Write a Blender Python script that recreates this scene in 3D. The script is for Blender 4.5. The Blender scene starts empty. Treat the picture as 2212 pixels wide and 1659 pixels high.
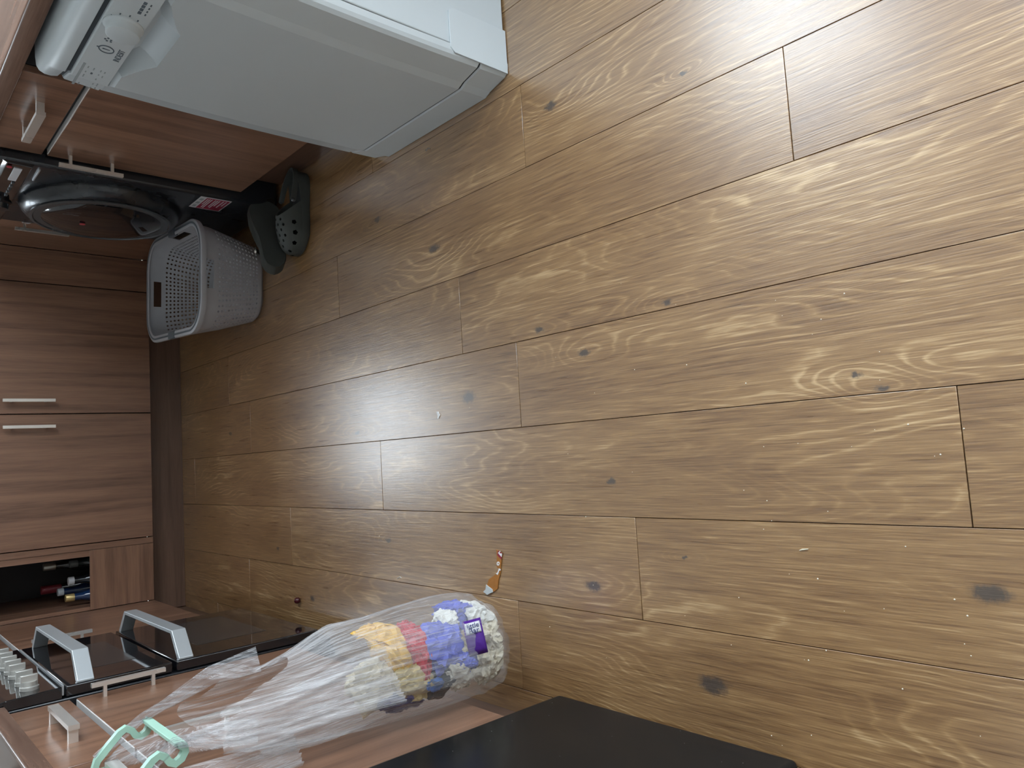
import bpy, bmesh, math, random
from mathutils import Vector, Matrix, noise as mnoise

# ------------------------------------------------------------------ camera
FPX = 1617.8
CAM = Vector((0.0, -3.5523, 1.18))
ROT = Matrix(((-0.0619, 0.99411, -0.08895),
              (-0.66802, -0.10749, -0.73634),
              (-0.74157, 0.01384, 0.67074)))
col = bpy.context.scene.collection
scene = bpy.context.scene
cd = bpy.data.cameras.new('camera'); cam = bpy.data.objects.new('camera', cd); col.objects.link(cam)
cam.matrix_world = Matrix.Translation(CAM) @ ROT.to_4x4()
cd.sensor_fit = 'HORIZONTAL'; cd.sensor_width = 36.0; cd.lens = FPX / 2212 * 36.0
cd.clip_start = 0.02; cd.clip_end = 200
scene.camera = cam

# ------------------------------------------------------------------ sky and exposure
world = bpy.data.worlds.new('overcast_sky'); scene.world = world; world.use_nodes = True
bg = world.node_tree.nodes['Background']
bg.inputs[0].default_value = (0.80, 0.91, 1.0, 1); bg.inputs[1].default_value = 6.8
scene.view_settings.view_transform = 'Standard'; scene.view_settings.look = 'None'
scene.view_settings.gamma = 1.0; scene.view_settings.use_curve_mapping = False
scene.view_settings.exposure = 0.9

def portal(loc, rot, sx, sy):
    l = bpy.data.lights.new('window_portal', 'AREA'); l.shape = 'RECTANGLE'; l.size = sx; l.size_y = sy
    l.cycles.is_portal = True
    o = bpy.data.objects.new('window_portal', l); col.objects.link(o); o.location = loc; o.rotation_euler = rot
WR, WL, WB, WF, CEIL = 1.535, -1.14, 0.545, -5.2, 2.4
portal((WR + .06, -1.95, 1.62), (0, math.radians(90), 0), 1.2, 1.4)
portal((WR + .06, -3.7, 1.08), (0, math.radians(90), 0), 2.1, 1.2)
portal((.175, WB + .06, 1.475), (math.radians(-90), 0, 0), .75, .55)

# ------------------------------------------------------------------ pixel helpers (a pixel gives a direction, a known surface gives the distance)
def PX(p, ax, val):
    d = ROT @ Vector(((p[0] - 1106) / FPX, -(p[1] - 829.5) / FPX, -1.0))
    t = (val - CAM[ax]) / d[ax]
    return CAM + d * t
def FL(x, y, z=0.0): return PX((x, y), 2, z)

# ------------------------------------------------------------------ node helpers
class NT:
    def __init__(s, name):
        s.m = bpy.data.materials.new(name); s.m.use_nodes = True
        s.t = s.m.node_tree; s.b = s.t.nodes['Principled BSDF']; s.out = s.t.nodes['Material Output']
    def n(s, typ, ins=None, **props):
        nd = s.t.nodes.new(typ)
        for k, v in props.items(): setattr(nd, k, v)
        for k, v in (ins or {}).items(): s.put(nd.inputs[k], v)
        return nd
    def put(s, sock, v):
        if isinstance(v, bpy.types.NodeSocket): s.t.links.new(v, sock)
        else: sock.default_value = v
    def mth(s, op, a, b=0.0, c=0.0, clamp=False):
        nd = s.n('ShaderNodeMath', operation=op, use_clamp=clamp)
        s.put(nd.inputs[0], a); s.put(nd.inputs[1], b); s.put(nd.inputs[2], c)
        return nd.outputs[0]
    def ramp(s, fac, stops):
        nd = s.n('ShaderNodeValToRGB'); s.put(nd.inputs[0], fac)
        e = nd.color_ramp.elements
        while len(e) < len(stops): e.new(0.5)
        for i, (p, c) in enumerate(stops):
            e[i].position = p; e[i].color = (c[0], c[1], c[2], 1) if len(c) == 3 else c
        return nd.outputs[0]
    def mix(s, f, a, b, mode='MIX'):
        nd = s.n('ShaderNodeMix', data_type='RGBA', blend_type=mode)
        s.put(nd.inputs[0], f)
        for i, v in ((6, a), (7, b)):
            s.put(nd.inputs[i], v if isinstance(v, bpy.types.NodeSocket) else (v[0], v[1], v[2], 1))
        return nd.outputs[2]
    def noise(s, vec, scale, detail=2, rough=.5, dist=0.0):
        nd = s.n('ShaderNodeTexNoise', {'Vector': vec, 'Scale': scale, 'Detail': detail, 'Roughness': rough, 'Distortion': dist})
        return nd.outputs['Fac']
    def xyz(s, x, y, z):
        nd = s.n('ShaderNodeCombineXYZ'); s.put(nd.inputs[0], x); s.put(nd.inputs[1], y); s.put(nd.inputs[2], z)
        return nd.outputs[0]
    def pos(s):
        g = s.n('ShaderNodeNewGeometry'); p = s.n('ShaderNodeSeparateXYZ', {0: g.outputs['Position']})
        return g.outputs['Position'], p.outputs[0], p.outputs[1], p.outputs[2]
    def bump(s, h, strength, dist=.002):
        nd = s.n('ShaderNodeBump', {'Strength': strength, 'Distance': dist, 'Height': h})
        s.put(s.b.inputs['Normal'], nd.outputs[0])
    def set(s, **kw):
        for k, v in kw.items():
            k = {'color': 'Base Color', 'rough': 'Roughness', 'metal': 'Metallic', 'spec': 'Specular IOR Level',
                 'coat': 'Coat Weight', 'coatr': 'Coat Roughness', 'alpha': 'Alpha', 'trans': 'Transmission Weight', 'ior': 'IOR'}[k]
            if k == 'Base Color' and not isinstance(v, bpy.types.NodeSocket): v = (v[0], v[1], v[2], 1)
            s.put(s.b.inputs[k], v)
        return s.m

def lin(r, g, b):
    f = lambda c: (c / 255 / 12.92) if c / 255 <= .04045 else ((c / 255 + .055) / 1.055) ** 2.4
    return (f(r), f(g), f(b))

def plain(name, rgb, rough=.4, metal=0.0, var=.06, scale=30, bump=0.0, coat=0.0, spec=.5):
    t = NT(name); p, x, y, z = t.pos()
    n = t.noise(p, scale, 3, .6)
    c = t.mix(n, [v * (1 - var) for v in rgb], [min(1, v * (1 + var)) for v in rgb])
    t.set(color=c, rough=t.mth('MULTIPLY_ADD', n, .12, max(0, rough - .06)), metal=metal, coat=coat, spec=spec)
    if bump: t.bump(t.noise(p, scale * 8, 3, .6), bump, .001)
    return t.m

def cabinet_wood(name, along, dark, light, rough=.32, coat=.25):
    t = NT(name); p, x, y, z = t.pos()
    k = [26.0, 26.0, 26.0]; k['xyz'.index(along)] = 1.3
    v = t.xyz(t.mth('MULTIPLY', x, k[0]), t.mth('MULTIPLY', y, k[1]), t.mth('MULTIPLY', z, k[2]))
    a = t.noise(v, 1.0, 4, .55, .6)
    k2 = [330.0, 330.0, 330.0]; k2['xyz'.index(along)] = 12.0
    v2 = t.xyz(t.mth('MULTIPLY', x, k2[0]), t.mth('MULTIPLY', y, k2[1]), t.mth('MULTIPLY', z, k2[2]))
    b = t.noise(v2, 1.0, 2, .5)
    f = t.mth('ADD', t.mth('MULTIPLY', a, .8), t.mth('MULTIPLY', b, .28))
    c = t.ramp(f, [(.34, dark), (.52, [(d + l) / 2 for d, l in zip(dark, light)]), (.72, light)])
    t.set(color=c, rough=rough, coat=coat, coatr=.25)
    t.bump(b, .06, .0006)
    return t.m

M = {}
WD, WLT = lin(101, 72, 57), lin(153, 114, 91)
M['wood'] = cabinet_wood('walnut_laminate', 'z', WD, WLT)
M['wood_h'] = cabinet_wood('walnut_laminate_cross', 'x', WD, WLT)
M['wood_y'] = cabinet_wood('worktop_laminate', 'y', lin(90, 68, 58), lin(138, 108, 92), .25, .3)
M['plinth'] = cabinet_wood('plinth_laminate', 'x', lin(84, 62, 50), lin(116, 88, 72), .4, .1)
M['plinth_y'] = cabinet_wood('plinth_laminate_side', 'y', lin(84, 62, 50), lin(116, 88, 72), .4, .1)
M['carcass'] = plain('dark_carcass', (.05, .047, .047), .6)
M['edge'] = plain('pale_edge_tone', (.82, .80, .78), .3)  # pale colour of the thin strip along drawer and door tops
M['steel'] = plain('brushed_steel', (.84, .82, .78), .28, .7, .0, 4)
M['alu'] = plain('satin_aluminium', (.50, .53, .55), .42, .55, .03, 200)
M['knob'] = plain('knob_silver', (.50, .49, .46), .38, .5, .04)
M['blackglass'] = plain('black_glass', (.008, .008, .010), .06, 0, .05, 10, 0, .6)
M['ovenwin'] = plain('oven_window_glass', (.035, .033, .033), .12)
M['blackpl'] = plain('black_enamel', (.012, .013, .016), .3)
M['wm'] = plain('washer_black', (.012, .015, .020), .28, 0, .1, 6, 0, .3)
M['wmring'] = plain('washer_ring_grey', (.10, .11, .12), .25, .4)
M['white'] = plain('appliance_white', (.54, .59, .615), .34, 0, .015, 8, 0, .1)
M['white2'] = plain('appliance_white_plastic', (.56, .61, .635), .38, 0, .01, 8)
M['gap'] = plain('gap_shade_dark', (.03, .04, .05), .6)  # dark colour put in for the shade inside the dishwasher gaps
M['print'] = plain('grey_print', (.10, .13, .16), .6)
M['printl'] = plain('pale_grey_print', (.34, .38, .40), .6)
M['basket'] = plain('basket_plastic', (.42, .42, .445), .45, 0, .02)
M['basketd'] = plain('basket_dark_trim', (.11, .13, .15), .45)
M['clog'] = plain('clog_foam', (.055, .062, .058), .62, 0, .1, 60, .15)
M['clogd'] = plain('clog_footbed', (.032, .036, .038), .7, 0, .1, 60, .2)
M['mint'] = plain('mint_plastic', (.42, .68, .55), .4, 0, .03)
M['whitep'] = plain('white_paint', (.68, .67, .65), .6)
M['frame'] = plain('window_frame_white', (.82, .83, .84), .35)
M['label'] = plain('label_white', (.62, .62, .64), .5)
M['red'] = plain('label_red', (.30, .02, .05), .5)
M['redbit'] = plain('red_dot', (.45, .03, .05), .4)
M['soil'] = plain('garden_paving', (.30, .31, .29), .8, 0, .2, 3)

def fridge_mat():
    t = NT('fridge_black_gloss'); p, x, y, z = t.pos()
    s = t.n('ShaderNodeTexVoronoi', {'Vector': p, 'Scale': 38.0}); d = s.outputs['Distance']
    spot = t.mth('LESS_THAN', d, .035)
    sm = t.noise(p, 5, 4, .6)
    c = t.mix(spot, (.010, .0105, .011), (.30, .29, .27))
    t.set(color=c, rough=t.mth('MULTIPLY_ADD', sm, .25, .10), spec=.14)
    return t.m
M['fridge'] = fridge_mat()

KNOTS = [(.141, -2.092, .021), (.139, -.566, .012), (-.232, -1.692, .009), (-.444, -1.215, .013), (-.291, -2.471, .016),
         (-.218, -2.705, .005), (-.236, -3.204, .019), (-.441, -2.743, .024), (.763, -2.443, .015), (.702, -1.713, .012),
         (.55, -1.981, .018), (.27, -2.357, .011), (.266, -2.711, .009), (.085, -3.052, .009), (.69, -2.789, .006),
         (-.074, -2.539, .009), (.084, -1.547, .009), (.198, -2.488, .012), (-.294, -.965, .009), (.06, -3.09, .008)]
def floor_mat():
    t = NT('oak_vinyl_plank'); p, x, y, z = t.pos()
    oi = t.n('ShaderNodeObjectInfo'); r = oi.outputs['Random']
    xo = t.mth('MULTIPLY_ADD', r, 17.3, x); yo = t.mth('MULTIPLY_ADD', r, 29.1, y)
    low = t.noise(t.xyz(t.mth('MULTIPLY', xo, 4.6), t.mth('MULTIPLY', yo, .75), 0.0), 1.0, 2.0, .45)
    wob = t.noise(t.xyz(t.mth('MULTIPLY', xo, 26), t.mth('MULTIPLY', yo, 7), 3.0), 1.0, 2.0, .5)
    h = t.mth('ADD', t.mth('MULTIPLY', xo, 52.0), t.mth('MULTIPLY', low, 34.0))
    h = t.mth('ADD', h, t.mth('MULTIPLY', wob, 1.7))
    knot = None
    kxs = t.mth('MULTIPLY_ADD', t.mth('SUBTRACT', t.noise(p, 60, 2, .6), .5), .016, x); kys = t.mth('MULTIPLY_ADD', t.mth('SUBTRACT', t.noise(t.xyz(y, x, 2.0), 50, 2, .6), .5), .03, y)
    for kx, ky, kr in KNOTS:
        dx = t.mth('MULTIPLY', t.mth('SUBTRACT', x, kx), 1 / (kr * 1.7)); dy = t.mth('MULTIPLY', t.mth('SUBTRACT', y, ky), 1 / (kr * 6.5))
        d2 = t.mth('ADD', t.mth('MULTIPLY', dx, dx), t.mth('MULTIPLY', dy, dy))
        h = t.mth('ADD', h, t.mth('MULTIPLY', t.mth('POWER', 2.718, t.mth('MULTIPLY', d2, -.5)), 3.6))
        ex = t.mth('MULTIPLY', t.mth('SUBTRACT', kxs, kx), 1.05 / kr); ey = t.mth('MULTIPLY', t.mth('SUBTRACT', kys, ky), .55 / kr)
        e2 = t.mth('ADD', t.mth('MULTIPLY', ex, ex), t.mth('MULTIPLY', ey, ey))
        k = t.mth('POWER', 2.718, t.mth('MULTIPLY', e2, -1.6))
        knot = k if knot is None else t.mth('MAXIMUM', knot, k)
    fr = t.mth('FRACT', h)
    line = t.ramp(fr, [(0, (.22, .22, .22)), (.55, (.25, .25, .25)), (.80, (1, 1, 1)), (.93, (.5, .5, .5)), (1.0, (.22, .22, .22))])
    zone = t.ramp(t.noise(t.xyz(t.mth('MULTIPLY', xo, 7), t.mth('MULTIPLY', yo, 1.6), 9.0), 1.0, 2, .5), [(.40, (.10, .10, .10)), (.68, (1, 1, 1))])
    pore = t.noise(t.xyz(t.mth('MULTIPLY', xo, 420), t.mth('MULTIPLY', yo, 13), 1.0), 1.0, 3, .6)
    pore2 = t.noise(t.xyz(t.mth('MULTIPLY', xo, 150), t.mth('MULTIPLY', yo, 4.5), 5.0), 1.0, 3, .6)
    blot = t.noise(t.xyz(t.mth('MULTIPLY', xo, 8), t.mth('MULTIPLY', yo, 2.2), 7.0), 1.0, 3, .55)
    f = t.mth('MULTIPLY', t.mth('MULTIPLY', line, zone), .27)
    f = t.mth('ADD', f, t.mth('MULTIPLY', pore, .52))
    f = t.mth('ADD', f, t.mth('MULTIPLY', pore2, .48))
    f = t.mth('ADD', f, t.mth('MULTIPLY', blot, .34))
    f = t.mth('ADD', f, t.mth('MULTIPLY', r, .03))
    c = t.ramp(f, [(.42, lin(80, 54, 33)), (.62, lin(128, 93, 58)), (.80, lin(160, 123, 80)), (1.0, lin(206, 172, 127))])
    kn = t.noise(p, 160, 3, .7)
    kf = t.mth('MULTIPLY', knot, t.mth('MULTIPLY_ADD', kn, 1.1, .25), clamp=True)
    c = t.mix(t.ramp(kf, [(.22, (0, 0, 0)), (.6, (1, 1, 1))]), c, lin(80, 66, 56))
    hs = t.mth('ADD', t.mth('MULTIPLY', pore, .7), t.mth('MULTIPLY', pore2, .9))
    t.set(color=c, rough=t.mth('MULTIPLY_ADD', pore2, .22, .20), spec=1.0, coat=1.0, coatr=.28)
    t.b.inputs['Coat IOR'].default_value = 1.75
    t.bump(hs, .34, .0016)
    return t.m
M['floor'] = floor_mat()
M['joint'] = plain('plank_joint_dark', (.035, .022, .015), .8)

def film_mat():
    t = NT('clear_bag_film'); p, x, y, z = t.pos()
    n = t.noise(t.xyz(t.mth('MULTIPLY', x, 30), t.mth('MULTIPLY', y, 30), t.mth('MULTIPLY', z, 5)), 1.0, 4, .6)
    t.set(color=(.80, .80, .82), rough=.16, spec=.8)
    st = t.noise(t.xyz(t.mth('MULTIPLY', x, 110), t.mth('MULTIPLY', y, 110), t.mth('MULTIPLY', z, 7)), 1.0, 3, .6)
    t.bump(st, .7, .003)
    tr = t.n('ShaderNodeBsdfTransparent'); tr.inputs[0].default_value = (.97, .97, .97, 1)
    mx = t.n('ShaderNodeMixShader')
    ang = t.mth('ARCTAN2', t.mth('ADD', y, 2.18), t.mth('ADD', x, .42))
    n2 = t.noise(t.xyz(t.mth('MULTIPLY', ang, 9.0), t.mth('MULTIPLY', z, 2.2), 0.0), 1.0, 4, .65)
    ridge = t.mth('POWER', t.mth('SUBTRACT', 1.0, t.mth('ABSOLUTE', t.mth('MULTIPLY_ADD', n2, 2.0, -1.0))), 14.0)
    fold = t.mth('MULTIPLY', ridge, t.ramp(z, [(.12, (.12, .12, .12)), (.45, (.32, .32, .32))]))
    t.put(mx.inputs[0], t.mth('ADD', t.mth('MULTIPLY_ADD', n, .22, .04), fold)); t.put(mx.inputs[1], tr.outputs[0]); t.put(mx.inputs[2], t.b.outputs[0])
    t.put(t.out.inputs[0], mx.outputs[0])
    return t.m
M['film'] = film_mat()
def pane_mat():
    t = NT('window_pane_glass'); t.set(color=(.9, .95, .95), rough=.02, metal=0.0)
    tr = t.n('ShaderNodeBsdfTransparent'); mx = t.n('ShaderNodeMixShader')
    gl = t.n('ShaderNodeBsdfGlossy', {'Roughness': .01})
    t.put(mx.inputs[0], .04); t.put(mx.inputs[1], tr.outputs[0]); t.put(mx.inputs[2], gl.outputs[0])
    t.put(t.out.inputs[0], mx.outputs[0])
    return t.m
M['pane'] = pane_mat()
def crinkle(name, rgb, rough=.35):
    t = NT(name); p, x, y, z = t.pos()
    n = t.noise(p, 55, 3, .6); t.set(color=t.mix(n, [v * .75 for v in rgb], [min(1, v * 1.2) for v in rgb]), rough=rough)
    t.bump(t.noise(p, 120, 2, .5), .3, .002)
    return t.m
def bottle_glass(name, rgb):
    t = NT(name); p, x, y, z = t.pos()
    t.set(color=t.mix(t.noise(p, 20), rgb, [v * 1.15 for v in rgb]), rough=.06, spec=.7); return t.m

# ------------------------------------------------------------------ mesh helpers
def rootloc(p):
    v = Vector((0, 0, 0))
    while p is not None: v += p.location; p = p.parent
    return v
def add(name, me, mat, parent=None):
    o = bpy.data.objects.new(name, me); col.objects.link(o)
    if mat is not None and not me.materials: me.materials.append(mat)
    if parent is not None:
        me.transform(Matrix.Translation(-rootloc(parent))); o.parent = parent
    return o
def mesh(name, verts, faces, mat, parent=None, smooth=False):
    me = bpy.data.meshes.new(name); me.from_pydata([tuple(v) for v in verts], [], faces); me.validate(); me.update()
    bm = bmesh.new(); bm.from_mesh(me); bmesh.ops.recalc_face_normals(bm, faces=bm.faces); bm.to_mesh(me); bm.free()
    if smooth: me.polygons.foreach_set('use_smooth', [True] * len(me.polygons))
    return add(name, me, mat, parent)
def shade_angle(o, deg=40):
    bm = bmesh.new(); bm.from_mesh(o.data)
    for f in bm.faces: f.smooth = True
    for e in bm.edges:
        e.smooth = not (len(e.link_faces) == 2 and e.calc_face_angle(0) > math.radians(deg))
    bm.to_mesh(o.data); bm.free(); return o
def soft_bevels(o):
    for f in o.data.polygons: f.use_smooth = max(abs(f.normal.x), abs(f.normal.y), abs(f.normal.z)) < .9999
def box(name, x0, x1, y0, y1, z0, z1, mat, parent=None, bev=0.0, seg=2):
    bm = bmesh.new(); bmesh.ops.create_cube(bm, size=1.0)
    for v in bm.verts:
        v.co = Vector(((x0 + x1) / 2 + v.co.x * (x1 - x0), (y0 + y1) / 2 + v.co.y * (y1 - y0), (z0 + z1) / 2 + v.co.z * (z1 - z0)))
    if bev: bmesh.ops.bevel(bm, geom=list(bm.edges), offset=bev, segments=seg, profile=.5, affect='EDGES')
    me = bpy.data.meshes.new(name); bm.to_mesh(me); bm.free()
    o = add(name, me, mat, parent)
    if bev: soft_bevels(o)
    return o
def boxes(name, lst, mat, parent=None, bev=0.0):
    bm = bmesh.new()
    for (x0, x1, y0, y1, z0, z1) in lst:
        r = bmesh.ops.create_cube(bm, size=1.0); vs = r['verts']
        for v in vs:
            v.co = Vector(((x0 + x1) / 2 + v.co.x * (x1 - x0), (y0 + y1) / 2 + v.co.y * (y1 - y0), (z0 + z1) / 2 + v.co.z * (z1 - z0)))
    if bev: bmesh.ops.bevel(bm, geom=list(bm.edges), offset=bev, segments=2, profile=.5, affect='EDGES')
    me = bpy.data.meshes.new(name); bm.to_mesh(me); bm.free()
    o = add(name, me, mat, parent)
    if bev: soft_bevels(o)
    return o
def frame_of(d):
    d = Vector(d).normalized(); u = Vector((0, 0, 1)) if abs(d.z) < .9 else Vector((1, 0, 0))
    a = d.cross(u).normalized(); b = d.cross(a).normalized(); return a, b
def lathe(name, prof, org, d, mat, parent=None, seg=40, smooth=40):
    a, b = frame_of(d); d = Vector(d).normalized(); org = Vector(org); V = []; F = []
    for r, h in prof:
        for i in range(seg):
            t = 2 * math.pi * i / seg; V.append(org + d * h + (a * math.cos(t) + b * math.sin(t)) * max(r, 1e-5))
    for j in range(len(prof) - 1):
        for i in range(seg):
            k = (i + 1) % seg; F.append((j * seg + i, j * seg + k, (j + 1) * seg + k, (j + 1) * seg + i))
    F.append(tuple(range(seg))); F.append(tuple((len(prof) - 1) * seg + i for i in range(seg)))
    return shade_angle(mesh(name, V, F, mat, parent), smooth)
def sweep(name, pts, sec, mat, parent=None, scales=None, up=None, closed=False, smooth=50):
    pts = [Vector(p) for p in pts]; n = len(pts); V = []; F = []; m = len(sec)
    for i, p in enumerate(pts):
        q0 = pts[i - 1] if (i > 0 or closed) else p; q1 = pts[(i + 1) % n] if (i < n - 1 or closed) else p
        d = (q1 - q0).normalized()
        u = Vector(up) if up is not None else (Vector((0, 0, 1)) if abs(d.z) < .95 else Vector((1, 0, 0)))
        a = d.cross(u).normalized(); b = a.cross(d).normalized()
        s = scales[i] if scales else (1, 1)
        for (sx, sy) in sec: V.append(p + a * sx * s[0] + b * sy * s[1])
    for i in range(n if closed else n - 1):
        j = (i + 1) % n
        for k in range(m):
            l = (k + 1) % m; F.append((i * m + k, i * m + l, j * m + l, j * m + k))
    if not closed: F.append(tuple(range(m))); F.append(tuple((n - 1) * m + k for k in range(m)))
    return shade_angle(mesh(name, V, F, mat, parent), smooth)
def circ(r, n=8): return [(r * math.cos(2 * math.pi * i / n), r * math.sin(2 * math.pi * i / n)) for i in range(n)]
def prism(name, pts, ext, mat, parent=None, bev=0.0):
    ext = Vector(ext); pts = [Vector(p) for p in pts]; n = len(pts)
    V = pts + [p + ext for p in pts]; F = [tuple(range(n)), tuple(range(2 * n - 1, n - 1, -1))]
    for i in range(n): j = (i + 1) % n; F.append((i, j, n + j, n + i))
    o = mesh(name, V, F, mat, parent)
    if bev:
        bm = bmesh.new(); bm.from_mesh(o.data)
        bmesh.ops.bevel(bm, geom=list(bm.edges), offset=bev, segments=2, profile=.5, affect='EDGES'); bm.to_mesh(o.data); bm.free()
        big = sorted((f.area for f in o.data.polygons), reverse=True)
        for f in o.data.polygons: f.use_smooth = False
    return o
def ev_mesh(o):
    dg = bpy.context.evaluated_depsgraph_get(); return bpy.data.meshes.new_from_object(o.evaluated_get(dg))
def text(name, body, size, org, xd, yd, mat, parent, depth=.0004, align='CENTER', sx=1.0):
    c = bpy.data.curves.new(name, 'FONT'); c.body = body; c.size = size; c.align_x = align; c.align_y = 'CENTER'; c.extrude = depth
    o = bpy.data.objects.new(name, c); col.objects.link(o); me = ev_mesh(o); bpy.data.objects.remove(o)
    xd = Vector(xd).normalized(); yd = Vector(yd).normalized(); zd = xd.cross(yd)
    me.transform(Matrix.Scale(sx, 4, (1, 0, 0)))
    me.transform(Matrix.Translation(Vector(org)) @ Matrix((xd, yd, zd)).transposed().to_4x4())
    me.materials.clear(); me.name = name
    return add(name, me, mat, parent)

def tag(o, label=None, cat=None, group=None, kind=None):
    if label: o['label'] = label
    if cat: o['category'] = cat
    if group: o['group'] = group
    if kind: o['kind'] = kind
    return o
def thing(name, loc, label, cat, group=None):
    o = bpy.data.objects.new(name, None); o.empty_display_size = .05; col.objects.link(o); o.location = loc
    return tag(o, label, cat, group)
random.seed(7)

# ------------------------------------------------------------------ room shell
T = .12
FZ = -.006
fl = box('floor', WL, WR, WF, WB, -.05, FZ, M['joint']); tag(fl, 'brown oak plank floor with fine dark joints', 'floor', kind='structure')
PW, PL, X0 = .19925, 1.518, -.1461
cuts = {0: -3.191, 1: -2.28, -1: -2.594, -2: -2.23, 2: -2.079, 3: -2.987, 4: -2.35, -3: -1.9, 5: -1.7, -4: -2.9, -5: -1.3, 6: -2.6, 7: -1.2, 8: -2.1}
plank_cache = {}
for k in range(-5, 9):
    xa, xb = max(X0 + k * PW, WL), min(X0 + (k + 1) * PW, WR)
    if xb - xa < .02: continue
    y = cuts[k]
    while y > WF: y -= PL
    while y < WB:
        ya, yb = max(y, WF), min(y + PL, WB)
        if yb - ya > .03:
            key = (round(xb - xa, 3), round(yb - ya, 3))
            if key not in plank_cache:
                o = box('plank', 0, xb - xa - .0012, 0, yb - ya - .0014, 0, .006, M['floor'], None, .0006, 1)
                plank_cache[key] = o.data
            else:
                o = bpy.data.objects.new('plank', plank_cache[key]); col.objects.link(o)
            o.parent = fl; o.location = (xa + .0006, ya + .0007, FZ)
        y += PL

def wall(name, lst, label):
    o = boxes(name, lst, M['whitep']); return tag(o, label, 'wall', kind='structure')
wall('wall_left', [(WL - T, WL, WF - T, WB + T, 0, CEIL)], 'plain white wall behind the cooker run')
wall('wall_front', [(WL, WR, WF - T, WF, 0, CEIL)], 'plain white wall at the far end of the room')
rw = [(WR, WR + T, a, b, c, d) for a, b, c, d in ((WF - T, -4.3, 0, CEIL), (-4.3, -3.1, 2.13, CEIL), (-3.1, -2.65, 0, CEIL), (-2.65, -1.25, 0, 1.02),
      (-2.65, -1.25, 2.22, CEIL), (-1.25, WB + T, 0, CEIL))]
wall('wall_right', rw, 'white wall with window and garden door above the dishwasher')
wall('wall_back', [(WL, -.2, WB, WB + T, 0, CEIL), (-.2, .55, WB, WB + T, 0, 1.2), (-.2, .55, WB, WB + T, 1.75, CEIL), (.55, WR, WB, WB + T, 0, CEIL)],
     'white wall with a window above the wooden cupboards')
tag(box('ceiling', WL - T, WR + T, WF - T, WB + T, CEIL, CEIL + .1, M['whitep']), 'plain white ceiling', 'ceiling', kind='structure')
def window(name, ax, c, a0, a1, z0, z1, label, mull=1):
    fr = .05; L = []
    for (p, q, r, s) in [(a0, a1, z0, z0 + fr), (a0, a1, z1 - fr, z1), (a0, a0 + fr, z0 + fr, z1 - fr), (a1 - fr, a1, z0 + fr, z1 - fr)] + \
            [((a0 + a1) / 2 - .03, (a0 + a1) / 2 + .03, z0 + fr, z1 - fr)] * mull:
        L.append((c, c + .06, p, q, r, s) if ax == 0 else (p, q, c, c + .06, r, s))
    o = boxes(name, L, M['frame']); tag(o, label, 'window', kind='structure')
    b = (c + .02, c + .028, a0 + fr, a1 - fr, z0 + fr, z1 - fr) if ax == 0 else (a0 + fr, a1 - fr, c + .02, c + .028, z0 + fr, z1 - fr)
    box('pane', *b, M['pane'], o)
window('window_1', 0, WR + .05, -2.65, -1.25, 1.02, 2.22, 'white framed window over the dishwasher worktop')
window('window_2', 1, WB + .05, -.2, .55, 1.2, 1.75, 'white framed window over the back worktop')
window('door_1', 0, WR + .05, -4.3, -3.1, .02, 2.13, 'white framed glazed garden door')
tag(box('ground', WR + T, 9, -12, 8, -.3, -.12, M['soil']), 'grey garden paving outside the windows', 'ground', kind='structure')

# ------------------------------------------------------------------ cabinets
LX, RX, BY = -.54, .945, -.06          # front planes of the three runs
ZB, ZD, ZR, ZT = .15, .727, .741, .868
TH = .018
def bar_handle(parent, base, axis, length, out, r=.006, stand=.032, chunky=False):
    """bar along axis centred at base, held off the front along out"""
    base, axis, out = Vector(base), Vector(axis).normalized(), Vector(out).normalized(); side = axis.cross(out)
    def brick(c, la, ls, lo):
        V = [c + axis * la * i + side * ls * j + out * lo * k for i in (-1, 1) for j in (-1, 1) for k in (-1, 1)]
        return V
    w = .0105 if chunky else .006
    V = []; F = []
    fs = [(0, 1, 3, 2), (4, 6, 7, 5), (0, 4, 5, 1), (2, 3, 7, 6), (0, 2, 6, 4), (1, 5, 7, 3)]
    parts = [brick(base + out * stand, length / 2, w, .005)]
    off = length / 2 - (.012 if chunky else .03)
    for s in (-1, 1): parts.append(brick(base + axis * s * off + out * (stand / 2 - .001), .006 if chunky else .004, w * .85, stand / 2))
    for q in parts:
        n = len(V); V += q; F += [tuple(n + i for i in f) for f in fs]
    return mesh('handle', V, F, M['steel'], parent)

def front(name, run, a0, a1, z0, z1, parent, mat='wood', strip=True):
    g = .0015
    if run == 'L': o = box(name, LX - TH, LX, a0 + g, a1 - g, z0, z1, M[mat], parent, .0012, 1)
    elif run == 'R': o = box(name, RX, RX + TH, a0 + g, a1 - g, z0, z1, M[mat], parent, .0012, 1)
    else: o = box(name, a0 + g, a1 - g, BY, BY + TH, z0, z1, M[mat], parent, .0012, 1)
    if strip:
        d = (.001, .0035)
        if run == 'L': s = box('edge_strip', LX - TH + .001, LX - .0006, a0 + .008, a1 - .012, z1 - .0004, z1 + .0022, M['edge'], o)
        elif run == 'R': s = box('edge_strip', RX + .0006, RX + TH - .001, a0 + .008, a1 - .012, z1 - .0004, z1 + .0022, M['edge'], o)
    return o

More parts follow.
